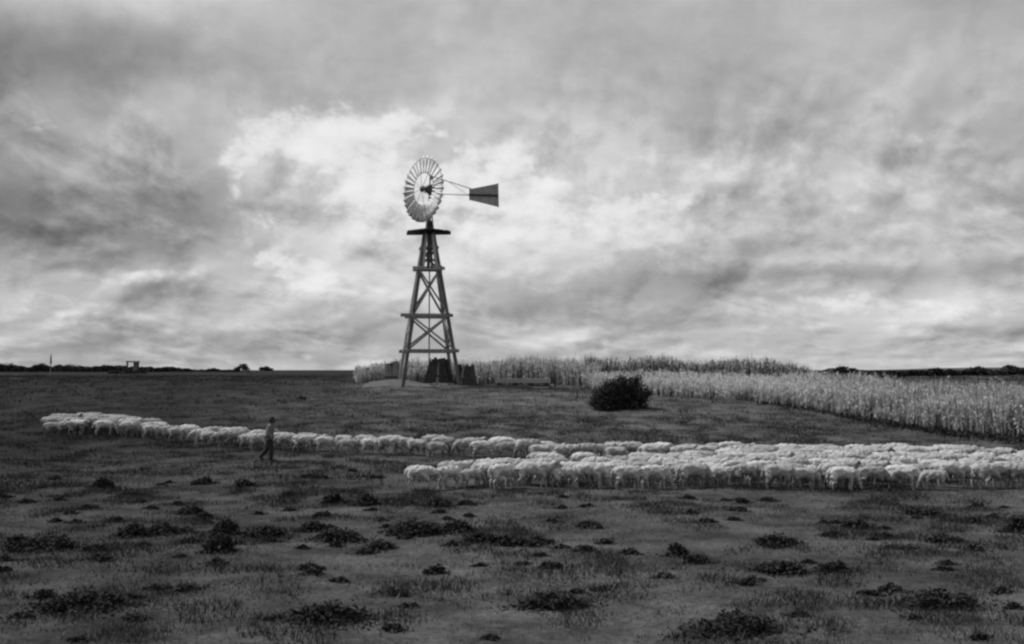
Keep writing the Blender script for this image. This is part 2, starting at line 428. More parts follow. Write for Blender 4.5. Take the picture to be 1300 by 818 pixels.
def grass_field(name, label, y0, y1, dens, blades, h, wid, spread=.12):
    n = int(.93 * .5 * (y1 ** 2 - y0 ** 2) * dens * 1.1)
    y = np.sqrt(rng.uniform(y0 ** 2, y1 ** 2, n)); x = rng.uniform(-.51, .51, n) * y
    p = patch(x, y) * patch(x, y, 1.3, 2); bl = sstep(blotch(x, y), .50, .62); keep = rng.uniform(size=n) < np.clip(.10 + .8 * p + 1.0 * bl, 0, 1)
    x, y, p, bl = x[keep], y[keep], p[keep], bl[keep]; n = len(x)
    bx = np.repeat(x, blades) + rng.normal(size=n * blades) * spread; by = np.repeat(y, blades) + rng.normal(size=n * blades) * spread
    hh = h * np.repeat(rng.uniform(.4, 1.3, n) * (.6 + .8 * p + .9 * bl), blades) * rng.uniform(.6, 1.2, n * blades)
    z = ground(bx, by) - .01; m_ = len(bx); a = rng.uniform(0, 2 * np.pi, m_); w = wid * rng.uniform(.6, 1.4, m_)
    lean = rng.normal(size=(m_, 2)) * .45 * hh[:, None]
    V = np.empty((m_, 3, 3)); V[:, 0] = np.stack([bx - np.cos(a) * w, by - np.sin(a) * w, z], 1); V[:, 1] = np.stack([bx + np.cos(a) * w, by + np.sin(a) * w, z], 1)
    V[:, 2] = np.stack([bx + lean[:, 0], by + lean[:, 1], z + hh], 1)
    pm = np.repeat(patch(x, y, .6, 5) * patch(x, y, 2.3, 1) * 1.6, blades); west = np.clip((-bx - 2) / 16, 0, 1) * .75  # more dark blades to the west, painting in the same vignette shade
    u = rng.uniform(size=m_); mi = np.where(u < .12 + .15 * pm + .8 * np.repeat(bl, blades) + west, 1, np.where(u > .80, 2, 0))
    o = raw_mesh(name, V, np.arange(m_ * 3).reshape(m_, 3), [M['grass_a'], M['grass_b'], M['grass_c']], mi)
    return tag(o, label, 'grass', kind='stuff')


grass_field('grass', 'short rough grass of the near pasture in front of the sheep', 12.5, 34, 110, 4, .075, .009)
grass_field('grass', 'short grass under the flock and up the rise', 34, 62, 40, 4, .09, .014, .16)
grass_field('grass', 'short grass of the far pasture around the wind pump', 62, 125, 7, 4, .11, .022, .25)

# ---------------------------------------------------------------- low dark scrub clumps in the foreground
def scrub(px, py, wpx, hpx, label, group=None, dens=1.0, dry=False):
    d = depth(py); x = gx(px, d); w = wpx / F * d; h = hpx / F * d; z = G(x, d)
    root = empty('low_shrub', (x, d, z))
    tag(root, label, 'shrub', group)
    k = max(4, int(6 * wpx / 30)); cl = []
    for i in range(k):
        a = rng.uniform(-1, 1); b = rng.uniform(-1, 1); r = rng.uniform(.25, .5) * min(w, h * 2.2)
        r = max(r, .05)
        cl.append((a * w * .42, b * w * .22, h * .42 * (1 - .5 * abs(a)), r * .75, r * .6, h * .55 * rng.uniform(.6, 1) * (1 - .35 * abs(a))))
    n = int(450 * dens * max(w, .3) * max(h, .12) / .12 + 160); n = min(n, 5000)
    P = clump_points(cl, n, .1); m2 = n // 2; q = rng.normal(size=(m2, 3))
    P = np.concatenate([P, np.stack([q[:, 0] * w * .36, q[:, 1] * w * .26, np.abs(q[:, 2]) * h * .3 * np.exp(-np.abs(q[:, 0]))], 1)]); n = len(P)
    P[:, 2] = np.clip(P[:, 2], .01, None) + ground(x + P[:, 0], d + P[:, 1]) - z
    V, Fc = leaves(P, .05 + .015 * d / 25, up=.6)
    raw_mesh('foliage', V, Fc, [M['scrub'], M['grass_b']], (rng.uniform(size=n) < .55).astype(int), root)
    mb = MB()
    for i in range(6):
        a = rng.uniform(-.4, .4) * w; mb.tube([(0, 0, -.03), (a * .3, 0, 0), (a, rng.uniform(-.1, .1), h * .7)], [.02, .012, .005], 5)
    mb.build('stem', M['stem'], root)
    return root


SCRUB = [  # px, base py, width px, height px, label
    (62, 695, 78, 24, 'broad dark scrub patch at the lower left corner of the pasture'),
    (28, 690, 30, 18, 'small dark scrub clump at the left edge, beside the broad corner patch'),
    (175, 680, 46, 22, 'dark scrub clump, left half of the long pair in the left foreground'),
    (212, 678, 42, 18, 'dark scrub clump, right half of the long pair in the left foreground'),
    (290, 676, 32, 24, 'upright dark shrub above the tall one in the left foreground'),
    (282, 702, 34, 30, 'tall dark shrub lowest in the left foreground, near the bottom margin'),
    (345, 678, 50, 18, 'flat dark scrub clump right of the upright shrub, below the herder'),
    (400, 670, 32, 16, 'small rounded scrub clump at the head of a row in the centre left foreground'),
    (432, 684, 56, 20, 'wide dark scrub clump low in the centre left foreground'),
    (486, 692, 24, 16, 'small dark shrub below the gap between two wide centre scrub clumps'),
    (528, 676, 58, 24, 'largest dark scrub clump in the centre foreground, under the near flock tip'),
    (580, 675, 46, 18, 'dark scrub clump joining the largest centre clump on its right'),
    (612, 688, 34, 16, 'small scrub clump right of the joined centre clumps'),
    (555, 720, 22, 14, 'tiny dark tuft near the bottom edge, below the centre clumps'),
    (660, 690, 60, 16, 'thin dark scrub streak in the foreground right of centre'),
    (748, 668, 24, 12, 'little dark tuft alone right of the thin scrub streak'),
    (857, 702, 24, 22, 'compact dark shrub in the right foreground, taller than wide'),
    (884, 712, 26, 16, 'dark tuft just lower right of the compact shrub in the right foreground'),
    (985, 690, 42, 18, 'dark scrub clump in the right foreground below the flock'),
    (990, 722, 60, 20, 'wide dark scrub clump low in the right foreground'),
    (1085, 668, 34, 14, 'flat dark clump in the grass below the right part of the flock'),
    (1060, 720, 40, 16, 'dark scrub clump right of the wide low one in the right foreground'),
    (1195, 688, 36, 14, 'dark clump in the far right foreground'),
    (1285, 672, 34, 24, 'dark shrub at the right edge of the foreground'),
    (135, 618, 24, 16, 'dark round tuft in the left pasture behind the scrub patches'),
    (262, 614, 22, 12, 'dark tuft left of and below the herder'),
    (311, 617, 28, 12, 'dark flat tuft just below and left of the herder'),
    (245, 650, 26, 16, 'dark tuft above the long pair in the left foreground'),
    (262, 655, 20, 10, 'small tuft touching the dark tuft above the long pair'),
    (425, 637, 22, 16, 'dark tuft left of the near flock tip, upper of two'),
    (466, 642, 34, 16, 'dark wide tuft left of and below the near flock tip'),
    (555, 642, 30, 14, 'dark tuft just under the leading sheep of the near flock'),
    (592, 640, 18, 10, 'small dark tuft right of the one under the leading sheep'),
    (370, 628, 18, 9, 'small dark tuft below and right of the herder'),
    (400, 606, 30, 9, 'low dark tuft right of the herder in front of the sheep file'),
    (383, 506, 9, 4, 'tiny dark bush alone on the left part of the rise'),
    (1165, 650, 40, 12, 'low dark clump under the right part of the flock'),
]
for s in SCRUB: scrub(*s)
for i in range(150):       # small ones nothing tells apart
    py = rng.uniform(598, 700) if i % 2 else rng.uniform(620, 812); px = rng.uniform(5, 1295)
    if px > 500 and py < 632: continue
    w = rng.uniform(9, 20) * (.7 + (py - 590) / 220); scrub(px, py, w, w * .42, 'small dark tussock scattered in the pasture in front of the sheep', 'small tussocks scattered over the pasture')
LOW = [
    (110, 770, 100, 30, 'broad dark clump of scrub under the lower left corner patch'), (420, 785, 90, 28, 'dark scrub clump at the bottom edge left of centre'),
    (700, 760, 80, 26, 'dark scrub clump at the bottom edge right of centre'), (930, 795, 100, 30, 'large dark clump at the very bottom in the right half'),
    (1190, 765, 90, 26, 'dark scrub clump near the bottom right corner'),
]
for s in LOW: scrub(*s)

# ---------------------------------------------------------------- cane / maize stubble field on the right (stuff)
def interp(px, pts): return np.interp(px, [p[0] for p in pts], [p[1] for p in pts])


def cane(name, label, px0, px1, near, far, hgt, n, mixw, nleaf=4, wid=.021, minrow=None):
    px = rng.uniform(px0, px1, n); d0 = interp(px, near); d1 = interp(px, far)
    t = rng.uniform(size=n) ** 1.4; d = d0 + (d1 - d0) * t + rng.normal(size=n) * .5 + .8 * (vnoise((px - 650) / F * 75, d0, 2.2, 9) - .5)
    x = (px - 650) / F * d; h = interp(px, hgt) * rng.uniform(.5, 1.18, n) * (.82 + .4 * vnoise(x, d, 3.0, 12)) * (1 + .05 * np.sin(x * 1.3) + .05 * np.sin(x * 4.1 + 1)) * np.where(rng.uniform(size=n) < .06, 1.15, 1)
    z = ground(x, d); Vs = []; Fs = []; Ms = []; nv = 0
    mi = rng.choice(3, n, p=mixw); thin = rng.uniform(size=n)
    lean = rng.normal(size=(n, 2)) * .09 * h[:, None]
    a = rng.uniform(0, np.pi, n); w = wid * rng.uniform(.6, 1.5, n)
    for rot in (0, np.pi / 2):       # crossed blades make a stem with thickness from every side
        ca, sa = np.cos(a + rot) * w, np.sin(a + rot) * w
        V = np.empty((n, 4, 3))
        V[:, 0] = np.stack([x - ca, d - sa, z - .05], 1); V[:, 1] = np.stack([x + ca, d + sa, z - .05], 1)
        V[:, 2] = np.stack([x + ca * .35 + lean[:, 0], d + sa * .35 + lean[:, 1], z + h], 1); V[:, 3] = np.stack([x - ca * .35 + lean[:, 0], d - sa * .35 + lean[:, 1], z + h], 1)
        Vs.append(V.reshape(-1, 3)); Fs.append(np.arange(n * 4).reshape(n, 4) + nv); nv += n * 4; Ms.append(mi)
    for k in range(nleaf):
        t0 = rng.uniform(.25, .95, n); b = np.stack([x + lean[:, 0] * t0, d + lean[:, 1] * t0, z + h * t0], 1)
        an = rng.uniform(0, 2 * np.pi, n); ln = rng.uniform(.2, .5, n); dr = rng.uniform(-.5, .55, n)
        dv = np.stack([np.cos(an), np.sin(an), np.zeros(n)], 1) * ln[:, None] * .55
        sd = np.stack([-np.sin(an), np.cos(an), np.zeros(n)], 1) * w[:, None] * 1.1
        mid = b + dv * .6 + np.array([0, 0, 1]) * (ln * .35 * np.sign(dr + .2))[:, None]; tip = b + dv * 1.3 + np.array([0, 0, 1]) * (ln * dr)[:, None]
        V = np.stack([b, mid - sd, tip, mid + sd], 1)
        Vs.append(V.reshape(-1, 3)); Fs.append(np.arange(n * 4).reshape(n, 4) + nv); nv += n * 4
        Ms.append(np.where(rng.uniform(size=n) < .75, mi, rng.choice(3, n, p=mixw)))
    o = raw_mesh(name, np.concatenate(Vs), np.concatenate(Fs), [M['cane_a'], M['cane_b'], M['cane_c']], np.concatenate(Ms))
    return tag(o, label, 'reeds', kind='stuff')


# pale cane from beside the tower to the right edge
cane('cane_field', 'tall pale dry cane standing behind and left of the wind pump tower', 452, 612, [(452, 85), (612, 84)], [(452, 89), (612, 90)], [(452, 1.15), (480, 1.4), (612, 1.45)], 3000, [.35, .4, .25])
cane('cane_field', 'tall pale dry cane between the tower and the dark bush', 606, 760, [(606, 83), (700, 82), (760, 79)], [(606, 91), (760, 91)], [(606, 1.5), (690, 1.55), (760, 1.5)], 6000, [.38, .4, .22])
cane('cane_field', 'low pale cane along the front of the dark cane row', 740, 1045, [(740, 79), (830, 73.5), (950, 70), (1000, 68), (1045, 66)], [(740, 84), (1045, 77)], [(740, .9), (850, .85), (1045, 1.0)], 11000, [.65, .3, .05])
cane('dark_cane_row', 'dark tall cane row standing behind the low pale cane', 745, 1030, [(745, 86), (1030, 84)], [(745, 89), (1030, 87)], [(745, 1.65), (800, 1.5), (900, 1.5), (980, 1.7), (1010, 1.35), (1030, 1.0)], 3600, [.08, .27, .65])
cane('cane_field', 'broad field of tall pale dry cane filling the right side', 1025, 1320, [(1025, 67), (1060, 63.5), (1090, 61.5), (1160, 57), (1230, 54.3), (1320, 52.3)], [(1025, 78), (1090, 76), (1160, 67), (1220, 60), (1320, 57)], [(1025, 1.0), (1090, 1.1), (1180, 1.45), (1320, 1.7)], 21000, [.45, .40, .15])


def weeds(name, label, pts, n, h, depthw):
    px = rng.uniform(pts[0][0], pts[-1][0], n); d = interp(px, pts) + rng.normal(size=n) * depthw; x = (px - 650) / F * d
    z = ground(x, d) + rng.uniform(0, h, n) * rng.uniform(.3, 1, n); V, Fc = leaves(np.stack([x, d, z], 1), .13, up=.2)
    return tag(raw_mesh(name, V, Fc, [M['grass_b'], M['scrub']], (rng.uniform(size=n) < .5).astype(int)), label, 'weeds', kind='stuff')


weeds('weeds', 'dark weedy growth along the foot of the tall pale cane on the right', [(1060, 62.5), (1130, 58.2), (1180, 55.4), (1240, 53.2), (1320, 51.4)], 8000, .26, .75)
weeds('weeds', 'thin dark weeds fringing the low pale cane', [(960, 68.9), (990, 67.8), (1040, 65), (1075, 62.5)], 1300, .16, .7)

# ---------------------------------------------------------------- big dark bush
def bush():
    d = 65.0; x0 = gx(787, d); z0 = G(x0, d); k = d / F
    root = empty('bush', (x0, d, z0)); tag(root, 'big dark rounded bush standing alone on the slope before the cane', 'bush')
    C = [(764, 507, 16, 12), (762, 499, 12, 9), (778, 503, 20, 16), (776, 492, 15, 12), (793, 500, 22, 19), (797, 488, 17, 12), (806, 485, 11, 9), (810, 500, 16, 16), (784, 486, 12, 9), (818, 497, 9, 9), (815, 511, 10, 8), (753, 510, 9, 7), (758, 514, 9, 5), (812, 478, 5, 5), (789, 479, 6, 5), (824, 500, 5, 5), (800, 512, 20, 8), (775, 514, 20, 7), (821, 519, 6, 3)]
    cl = []
    for px, py, rx, ry in C:
        for j in range(3): cl.append(((px - 787) * k, rng.uniform(-.9, .9) * (1 - abs(px - 787) / 60), -.05 + zat(py, d) - z0 + .0, rx * k * .95, rx * k * .9, ry * k))
    P = clump_points(cl, 11500, .25); P += rng.normal(size=P.shape) * .05; P[:, 2] = np.clip(P[:, 2], .01, None)
    V, Fc = leaves(P, .10); raw_mesh('foliage', V, Fc, [M['leaf'], M['leaf_b']], (rng.uniform(size=len(P)) < .12).astype(int), root)
    for i in range(14):
        a = rng.uniform(-1.7, 1.7); b = rng.uniform(-.6, .6); mb = MB(); mb.tube([(a * .2, b * .2, -.05), (a * .5, b * .6, .6), (a, b, 1.95 - abs(a) * .55)], [.05, .035, .015], 6); mb.build('stem', M['stem'], root)


bush()

# ---------------------------------------------------------------- distant trees and scrub
def tree(px, base, top, wpx, d, label, name='tree', group=None, tall=False):
    x = gx(px, d); z = G(x, d); k = d / F; w = wpx * k; h = max(zat(top, d) - z, 1.0)
    root = empty(name, (x, d, z)); tag(root, label, 'tree', group)
    cl = []
    for i in range(11):
        a = rng.uniform(-1, 1); b = rng.uniform(-1, 1); e = math.sqrt(max(0, 1 - a * a))
        cl.append((a * w * .38, b * w * .3, h * (.18 + .58 * e * rng.uniform(.2, 1)), w * .2, w * .2, h * .26 * rng.uniform(.7, 1.1)))
    n = 1500; P = clump_points(cl, n, .1); P[:, 2] = np.clip(P[:, 2], .15, h * 1.02)
    V, Fc = leaves(P, max(.28, .9 * k)); raw_mesh('crown', V, Fc, [M['leaf'], M['leaf_b']], (rng.uniform(size=n) < .2).astype(int), root)
    mb = MB(); mb.tube([(0, 0, -.1), (w * .02, 0, h * .35), (-w * .03, 0, h * .62)], [.05 * h, .04 * h, .02 * h], 7)
    for s in (-1, 1): mb.tube([(w * .02, 0, h * .35), (s * w * .2, s * .1, h * .7)], [.03 * h, .012 * h], 6)
    mb.build('trunk', M['stem'], root); return root


T = [(8, 470, 459, 40, 300, 'low dark tree cut by the left edge on the skyline'), (48, 471, 460, 28, 280, 'round dark tree just left of the thin pole on the skyline'),
     (88, 471, 461, 40, 290, 'wide low dark tree just right of the thin pole on the skyline'), (308, 472, 460, 20, 300, 'rounded dark tree alone on the left skyline, taller of a close pair'),
     (338, 472, 464, 20, 300, 'low dark tree right of the rounded skyline tree, lower of the close pair'),
     (1187, 481, 469, 26, 120, 'dark round shrub-like tree on the right skyline, left of the upright one'), (1208, 484, 466, 16, 118, 'narrow upright tree on the right skyline'),
     (1243, 481, 465, 38, 125, 'wide dark flat-topped tree on the right skyline'), (1288, 478, 462, 34, 150, 'dark tree at the far right end of the skyline'),
     (1076, 478, 465, 44, 130, 'low dark tree at the left end of the right hand skyline scrub')]
for a in T: tree(*a)


def thicket(name, label, segs, n, size):
    """far-off scrub reading as one mass: segs (px, top row, distance)"""
    px = rng.uniform(segs[0][0], segs[-1][0], n); d = interp(px, [(s[0], s[2]) for s in segs]) + rng.uniform(-6, 6, n)
    x = (px - 650) / F * d; z = ground(x, d); top = CAMH + (HOR - interp(px, [(s[0], s[1]) for s in segs]) + 2.2 - 4.2 * vnoise(px, px * 0 + 3, 13.0, 21) - 2.2 * vnoise(px, px * 0 + 8, 4.0, 22)) / F * d
    h = np.maximum(top - z, .5); zz = z + h * rng.uniform(0, 1, n) ** .7
    V, Fc = leaves(np.stack([x, d, zz], 1), size); return tag(raw_mesh(name, V, Fc, [M['leaf'], M['leaf_b']], (rng.uniform(size=n) < .2).astype(int)), label, 'scrub', kind='stuff')


thicket('distant_scrub', 'dark line of scrub along the left skyline', [(-40, 463, 300), (60, 464, 300), (130, 463.5, 300), (200, 466, 300), (270, 469, 310), (305, 470.5, 310)], 16000, .5)
thicket('distant_scrub', 'dark line of scrub along the right skyline', [(1025, 473, 105), (1045, 469.5, 107), (1075, 467.5, 110), (1105, 471, 114), (1130, 469.5, 118), (1150, 470.5, 125), (1185, 472, 130), (1240, 471, 140), (1340, 468, 150)], 45000, .30)
thicket('distant_scrub', 'dark patch of scrub below the far shed', [(138, 471, 170), (160, 470, 165), (186, 471, 170)], 1600, .25)

# ---------------------------------------------------------------- far shed and thin pole
def shed():
    d = 230.0; x = gx(169, d); z = G(x, d); root = empty('open_shed', (x, d, z), R(14)); tag(root, 'small flat-roofed open shed on posts, far off on the left skyline', 'shed')
    zt = zat(458.6, d) - z; k = d / F
    MB().box((0, 0, zt - .12), (16 * k, 2.2, .24)).build('roof', M['timber_dark'], root)
    for sx in (-1, 1):
        for sy in (-1, 1): MB().bar((sx * 6.6 * k, sy * .9, -.1), (sx * 6.6 * k, sy * .9, zt - .25), .18).build('post', M['timber_dark'], root)
    MB().box((3.4 * k, .4, (zt - .26) / 2), (5.5 * k, 1.0, zt - .28)).build('wall', M['timber'], root)


def pole():
    d = 120.0; x = gx(64.5, d); z = G(x, d); root = empty('pole', (x, d, z)); tag(root, 'thin weathered pole with a narrow board near its top, standing far left', 'pole')
    zt = zat(449, d) - z; MB().tube([(0, 0, -.2), (.03, 0, zt * .5), (.08, 0, zt)], [.065, .05, .035], 8).build('shaft', M['timber'], root)
    zb = zat(457, d) - z; MB().box((.07, -.08, zb), (.24, .06, .85), 0, .6).build('board', M['timber'], root, bevel=.01)


shed(); pole()

# ---------------------------------------------------------------- the wind pump
TD = 80.0; TX = gx(544, TD); TZ = G(TX, TD) - .05; TK = TD / F
def windpump():
    root = empty('windmill', (TX, TD, TZ), R(10.5)); tag(root, 'tall timber windmill tower with many-bladed wheel and tail vane, pumping water', 'windmill')
    H = zat(296, TD) - TZ; hb, ht = 2.0, .30

    def hw(z): return hb + (ht - hb) * z / H
    def corner(i, z, off=0.0):
        sx, sy = [(-1, -1), (1, -1), (1, 1), (-1, 1)][i]; w = hw(z) + off; return Vector((sx * w, sy * w, z))
    for i in range(4):
        mb = MB(); mb.bar(corner(i, -.3), corner(i, H + .05), .24, .24, (1, 0, 0) if i % 2 else (0, 1, 0)); mb.build('leg', [M['timber_shaded'], M['timber_shaded'], M['timber'], M['timber_pale']][i], root, bevel=.015)  # side light put into leg colours: front pair shaded, left rear lit
    lv = [zat(446, TD) - TZ, zat(401.5, TD) - TZ, zat(341.5, TD) - TZ, zat(315, TD) - TZ]
    for li, z in enumerate(lv):
        for i in range(4):
            a = corner(i, z, .10); b = corner((i + 1) % 4, z, .10); e = (b - a).normalized() * (.28 if li < 3 else .1)
            e2 = e * (2.9 if (li == 1 and i == 0) else (1.6 if (li == 2 and i == 0) else 1)); dz = .06 * (i % 2)
            MB().bar(a - e2 + Vector((0, 0, dz)), b + e + Vector((0, 0, dz)), .09, .24 if li < 3 else .16).build('rail', M['timber_pale'] if (li == 2 and i == 0) else M['timber'], root, bevel=.01)
    for z0, z1 in ((lv[0], lv[1]), (lv[1], lv[2]), (lv[2], lv[3])):
        for i in range(4):
            for s in (0, 1):
                o_ = .03 + .09 * s - .05
                a = corner(i, z0 + .1, o_); b = corner((i + 1) % 4, z1 - .1, o_)
                if s: a = corner((i + 1) % 4, z0 + .1, o_); b = corner(i, z1 - .1, o_)
                MB().bar(a, b, .12, .13).build('brace', M['timber'], root)
    # stub ladder rungs on the left face and boarding near the top
    for z in (zat(421, TD) - TZ,):
        a = corner(3, z, .1); b = corner(0, z, .1); MB().bar(a, b, .08, .2).build('rail', M['timber'], root)
    for j, xo in enumerate((-.42, -.14, .12, .42)):
        a = Vector((xo * 1.15, -hw(lv[2]) - .17, lv[2])); b = Vector((xo * .55, -hw(H) - .12, H - .1)); MB().bar(a, b, .17, .05, (0, 1, 0)).build('board', M['timber_dark'] if j in (1, 2) else M['timber_pale'], root)
    # platform
    for ya, a_ in ((-.12, R(3)), (.3, R(-5))):
        dx, dy = math.cos(a_) * 1.6, math.sin(a_) * 1.6
        MB().bar((-dx, ya - dy, H + .0), (dx, ya + dy, H + .07), .2, .2).build('platform_beam', M['timber_dark'], root, bevel=.01)
    mb = MB(); t_ = R(38); cx, sx_ = math.cos(t_), math.sin(t_)
    for j in range(8):
        f = (j - 3.5) * .28; L2 = 1.12 + .06 * math.sin(j * 2.3)
        a = (f * cx - L2 * -sx_ * -1, f * sx_ + L2 * -cx, H + .19); b_ = (f * cx - L2 * sx_ * 1, f * sx_ + L2 * cx, H + .19)
        a = (f * cx + L2 * sx_, f * sx_ - L2 * cx, H + .19)
        mb.bar(a, b_, .255, .06)
    mb.build('platform', M['timber_dark'], root)
    MB().box((.05, 0, H + .55), (.62, .6, .75), 0, .55).build('mast_base', M['timber_dark'], root, bevel=.02)
    zh = zat(240, TD) - TZ
    MB().tube([(.05, 0, H + .2), (.05, 0, zh + .1)], [.12, .07], 10).build('mast', M['galv_dark'], root)
    for sx, sy in ((-1, -1), (1, -1), (1, 1), (-1, 1)):
        MB().bar((sx * .28 + .05, sy * .28, H + .2), (sx * .07 + .05, sy * .07, zh - .5), .045).build('mast_stay', M['galv'], root)
    MB().tube([(.05, 0, -.2), (.05, 0, zh)], .05, 8).build('pump_rod', M['galv_dark'], root)

    # head: axis direction in world space is n (towards camera-left); undo the tower's turn
    ang = R(10.5); nW = Vector((-.755, -.655, 0)).normalized(); inv = Matrix.Rotation(-ang, 3, 'Z'); n = inv @ nW; side = inv @ Vector((nW.y, -nW.x, 0)) * -1; upv = Vector((0, 0, 1))
    c0 = Vector((.05, 0, zh)); hub = c0 + n * .62
    gb = MB(); gb.bar(c0 - n * .35, c0 + n * .40, .42, .5); gb.bar(c0 - n * .2, c0 + n * .1, .3, .78); gb.build('gearbox', M['iron'], root, bevel=.04)
    wheel = bpy.data.objects.new('wheel', None); link(wheel, root); wheel.location = hub; wheel.empty_display_size = .1
    MB().tube([-n * .2, n * .1, n * .22], [.2, .24, .1], 14).build('hub', M['iron'], wheel)
    Rw = 42.5 * TK; rot0 = R(4); wr = random.Random(5)
    def rad(a): return side * math.cos(a) + upv * math.sin(a)
    NB = 30
    for k in range(NB):
        a = rot0 + 2 * math.pi * k / NB; r = rad(a); t = (-side * math.sin(a) + upv * math.cos(a)); be = R(27 + wr.gauss(0, 3)); r = rad(a + wr.gauss(0, .012)); w = t * math.cos(be) - n * math.sin(be); nn = w.cross(r).normalized()
        vs = []; fs = []
        for i in range(4):
            f = i / 3; rr = Rw * (.47 + .53 * f); wd = .14 + .30 * f
            for j in range(4):
                g = j / 3 - .5; vs.append(r * rr + w * wd * g + nn * (.045 * (1 - 4 * g * g)))
        for i in range(3):
            for j in range(3): q = i * 4 + j; fs.append((q, q + 1, q + 5, q + 4))
        mb = MB().add(vs, fs); b = mb.build('blade', M['galv'], wheel, smooth=True); so = b.modifiers.new('thickness', 'SOLIDIFY'); so.thickness = .008
    for k in range(8):
        a = rot0 + R(6) + 2 * math.pi * k / 8; r = rad(a); MB().tube([r * .15 + n * .1, r * Rw * .97], .022, 6).build('spoke', M['galv'], wheel)
    for rr, th in ((.50, .026), (.93, .022)):
        pts = [rad(2 * math.pi * k / 48) * Rw * rr - n * .06 for k in range(48)]; mb = MB()
        for k in range(48): mb.tube([pts[k], pts[(k + 1) % 48]], th, 5, False)
        mb.build('rim', M['galv'], wheel)
    # tail
    tail = bpy.data.objects.new('tail', None); link(tail, root); tail.location = c0; tail.empty_display_size = .1
    tdir = -n
    kk = 1 / .755 * TK
    cw = Vector((TX + .05 * math.cos(ang), TD + .05 * math.sin(ang), TZ + zh)); tw = -nW

    def tp(px, py):      # point on the tail, laid out along its own line from the mast
        u = (px - 650) / F; q = (u * cw.y - cw.x) / (tw.x - u * tw.y); return tdir * q + upv * (zat(py, cw.y + tw.y * q) - cw.z)
    x1, x2 = 596, 631.5
    V4 = [tp(x1, 239), tp(x2, 232), tp(x2 + 1, 262), tp(x1, 253)]
    th = side * .012
    mb = MB().add([v + th for v in V4] + [v - th for v in V4], [(0, 1, 2, 3), (7, 6, 5, 4), (0, 4, 5, 1), (1, 5, 6, 2), (2, 6, 7, 3), (3, 7, 4, 0)]); mb.build('vane', M['vane'], tail)
    for s in (1, -1):
        o2 = side * .05 * s; MB().bar(tp(x1 - 1, 246.5) + o2, tp(x2, 247.5) + o2, .05, .16).build('vane_stripe', M['vane_stripe'], tail)
    MB().bar(tp(x1, 238.5), tp(x1, 253.5), .05, .07, (1, 0, 0)).build('vane_batten', M['galv_dark'], tail)
    MB().bar(tp(x2 + .5, 231.5), tp(x2 + 1.2, 262.5), .05, .06, (1, 0, 0)).build('vane_batten', M['galv_dark'], tail)
    MB().tube([tp(546, 222), tp(566, 228.5), tp(x1 + 3, 239)], .035, 6).build('tail_arm', M['galv'], tail)
    MB().tube([tp(546, 245), tp(x1 + 3, 247)], .035, 6).build('tail_arm', M['galv'], tail)
    MB().tube([tp(568, 229), tp(x1, 248)], .018, 5).build('tail_arm', M['galv'], tail)
    MB().tube([(0, 0, 0), tp(545.5, 221)], .05, 6).build('tail_post', M['galv_dark'], tail)
    MB().tube([tp(547, 226.5), tp(547, 223)], [.16, .1], 8).build('oil_cup', M['iron'], tail)


windpump()

# ---------------------------------------------------------------- what stands at the foot of the tower
def crib(px, base, top, wtop, wbot, d, depthm, label, name, rz, slats=8, pale=(3,), board='timber_dark'):
    """rough upright boards set round a frame, leaning inwards"""
    x = gx(px, d); z = G(x, d); h = zat(top, d) - z; k = d / F; root = empty(name, (x, d, z), rz); tag(root, label, 'timber box')
    wb, wt = wbot * k / 2, wtop * k / 2
    for side in range(4):
        mb = MB(); mp = MB(); n = slats if side % 2 == 0 else max(4, slats // 2)
        for i in range(n):
            f = (i + .5) / n * 2 - 1; hh = h * rng.uniform(.78, 1.04); tl = rng.normal() * .07
            if side == 0: a, b = (f * wb, -depthm / 2, -.05), (f * wt + tl, -depthm / 2 * .75, hh)
            elif side == 2: a, b = (f * wb, depthm / 2, -.05), (f * wt, depthm / 2 * .75, hh)
            else:
                s = -1 if side == 1 else 1; a, b = (s * wb, f * depthm / 2, -.05), (s * wt, f * depthm / 2 * .75, hh)
            (mp if (side == 0 and i in pale) else mb).bar(a, b, (2 * wb / n if side % 2 == 0 else depthm / n) * rng.uniform(.7, 1.0), .05, (0, 1, 0) if side % 2 == 0 else (1, 0, 0))
        mb.build('side_panel', M[board], root)
        if mp.v: mp.build('plank', M['timber'], root)
    MB().box((0, 0, h * .86), (2 * wt * .9, depthm * .6, .1)).build('lid', M['timber_dark'], root)
    MB().box((0, -depthm / 2 * .9 - .05, h * .28), (2 * wb * .98, .07, .12)).build('crosspiece', M['timber_dark'], root)


crib(557, 483, 454, 20, 38, 80.3, 1.4, 'dark board-sided box with sloping sides standing under the windmill tower', 'well_box', R(6), 8, (3,))
crib(591, 488, 463, 18, 25, 79.2, 1.3, 'dark upright-board box just right of the tower, right of its foot', 'timber_box', R(-8), 7, (2,))
crib(498, 486, 459, 17, 19, 82.0, 1.2, 'weathered plank hut with a dark flat top just left of the tower', 'plank_hut', R(5), 6, (), 'timber')
def heap(px, d, wpx, label, rx=.5):
    x = gx(px, d); z = G(x, d); root = empty('rubble_heap', (x, d, z)); tag(root, label, 'rubble'); k = d / F
    for i in range(7):
        a = rng.uniform(-.5, .5) * wpx * k; b = rng.uniform(-.3, .3); s = rng.uniform(.1, .24); V = []
        mb = MB(); mb.box((a, b, s * .35), (s * 1.8, s, s * .8), rng.uniform(0, 3), .6); mb.build('lump', M['timber_dark'] if i % 2 else M['timber'], root, bevel=.03)
heap(561, 78.6, 20, 'small dark heap of broken boards on the ground before the tower')
heap(706, 79.6, 16, 'small dark heap of lumps at the right end of the long trough')


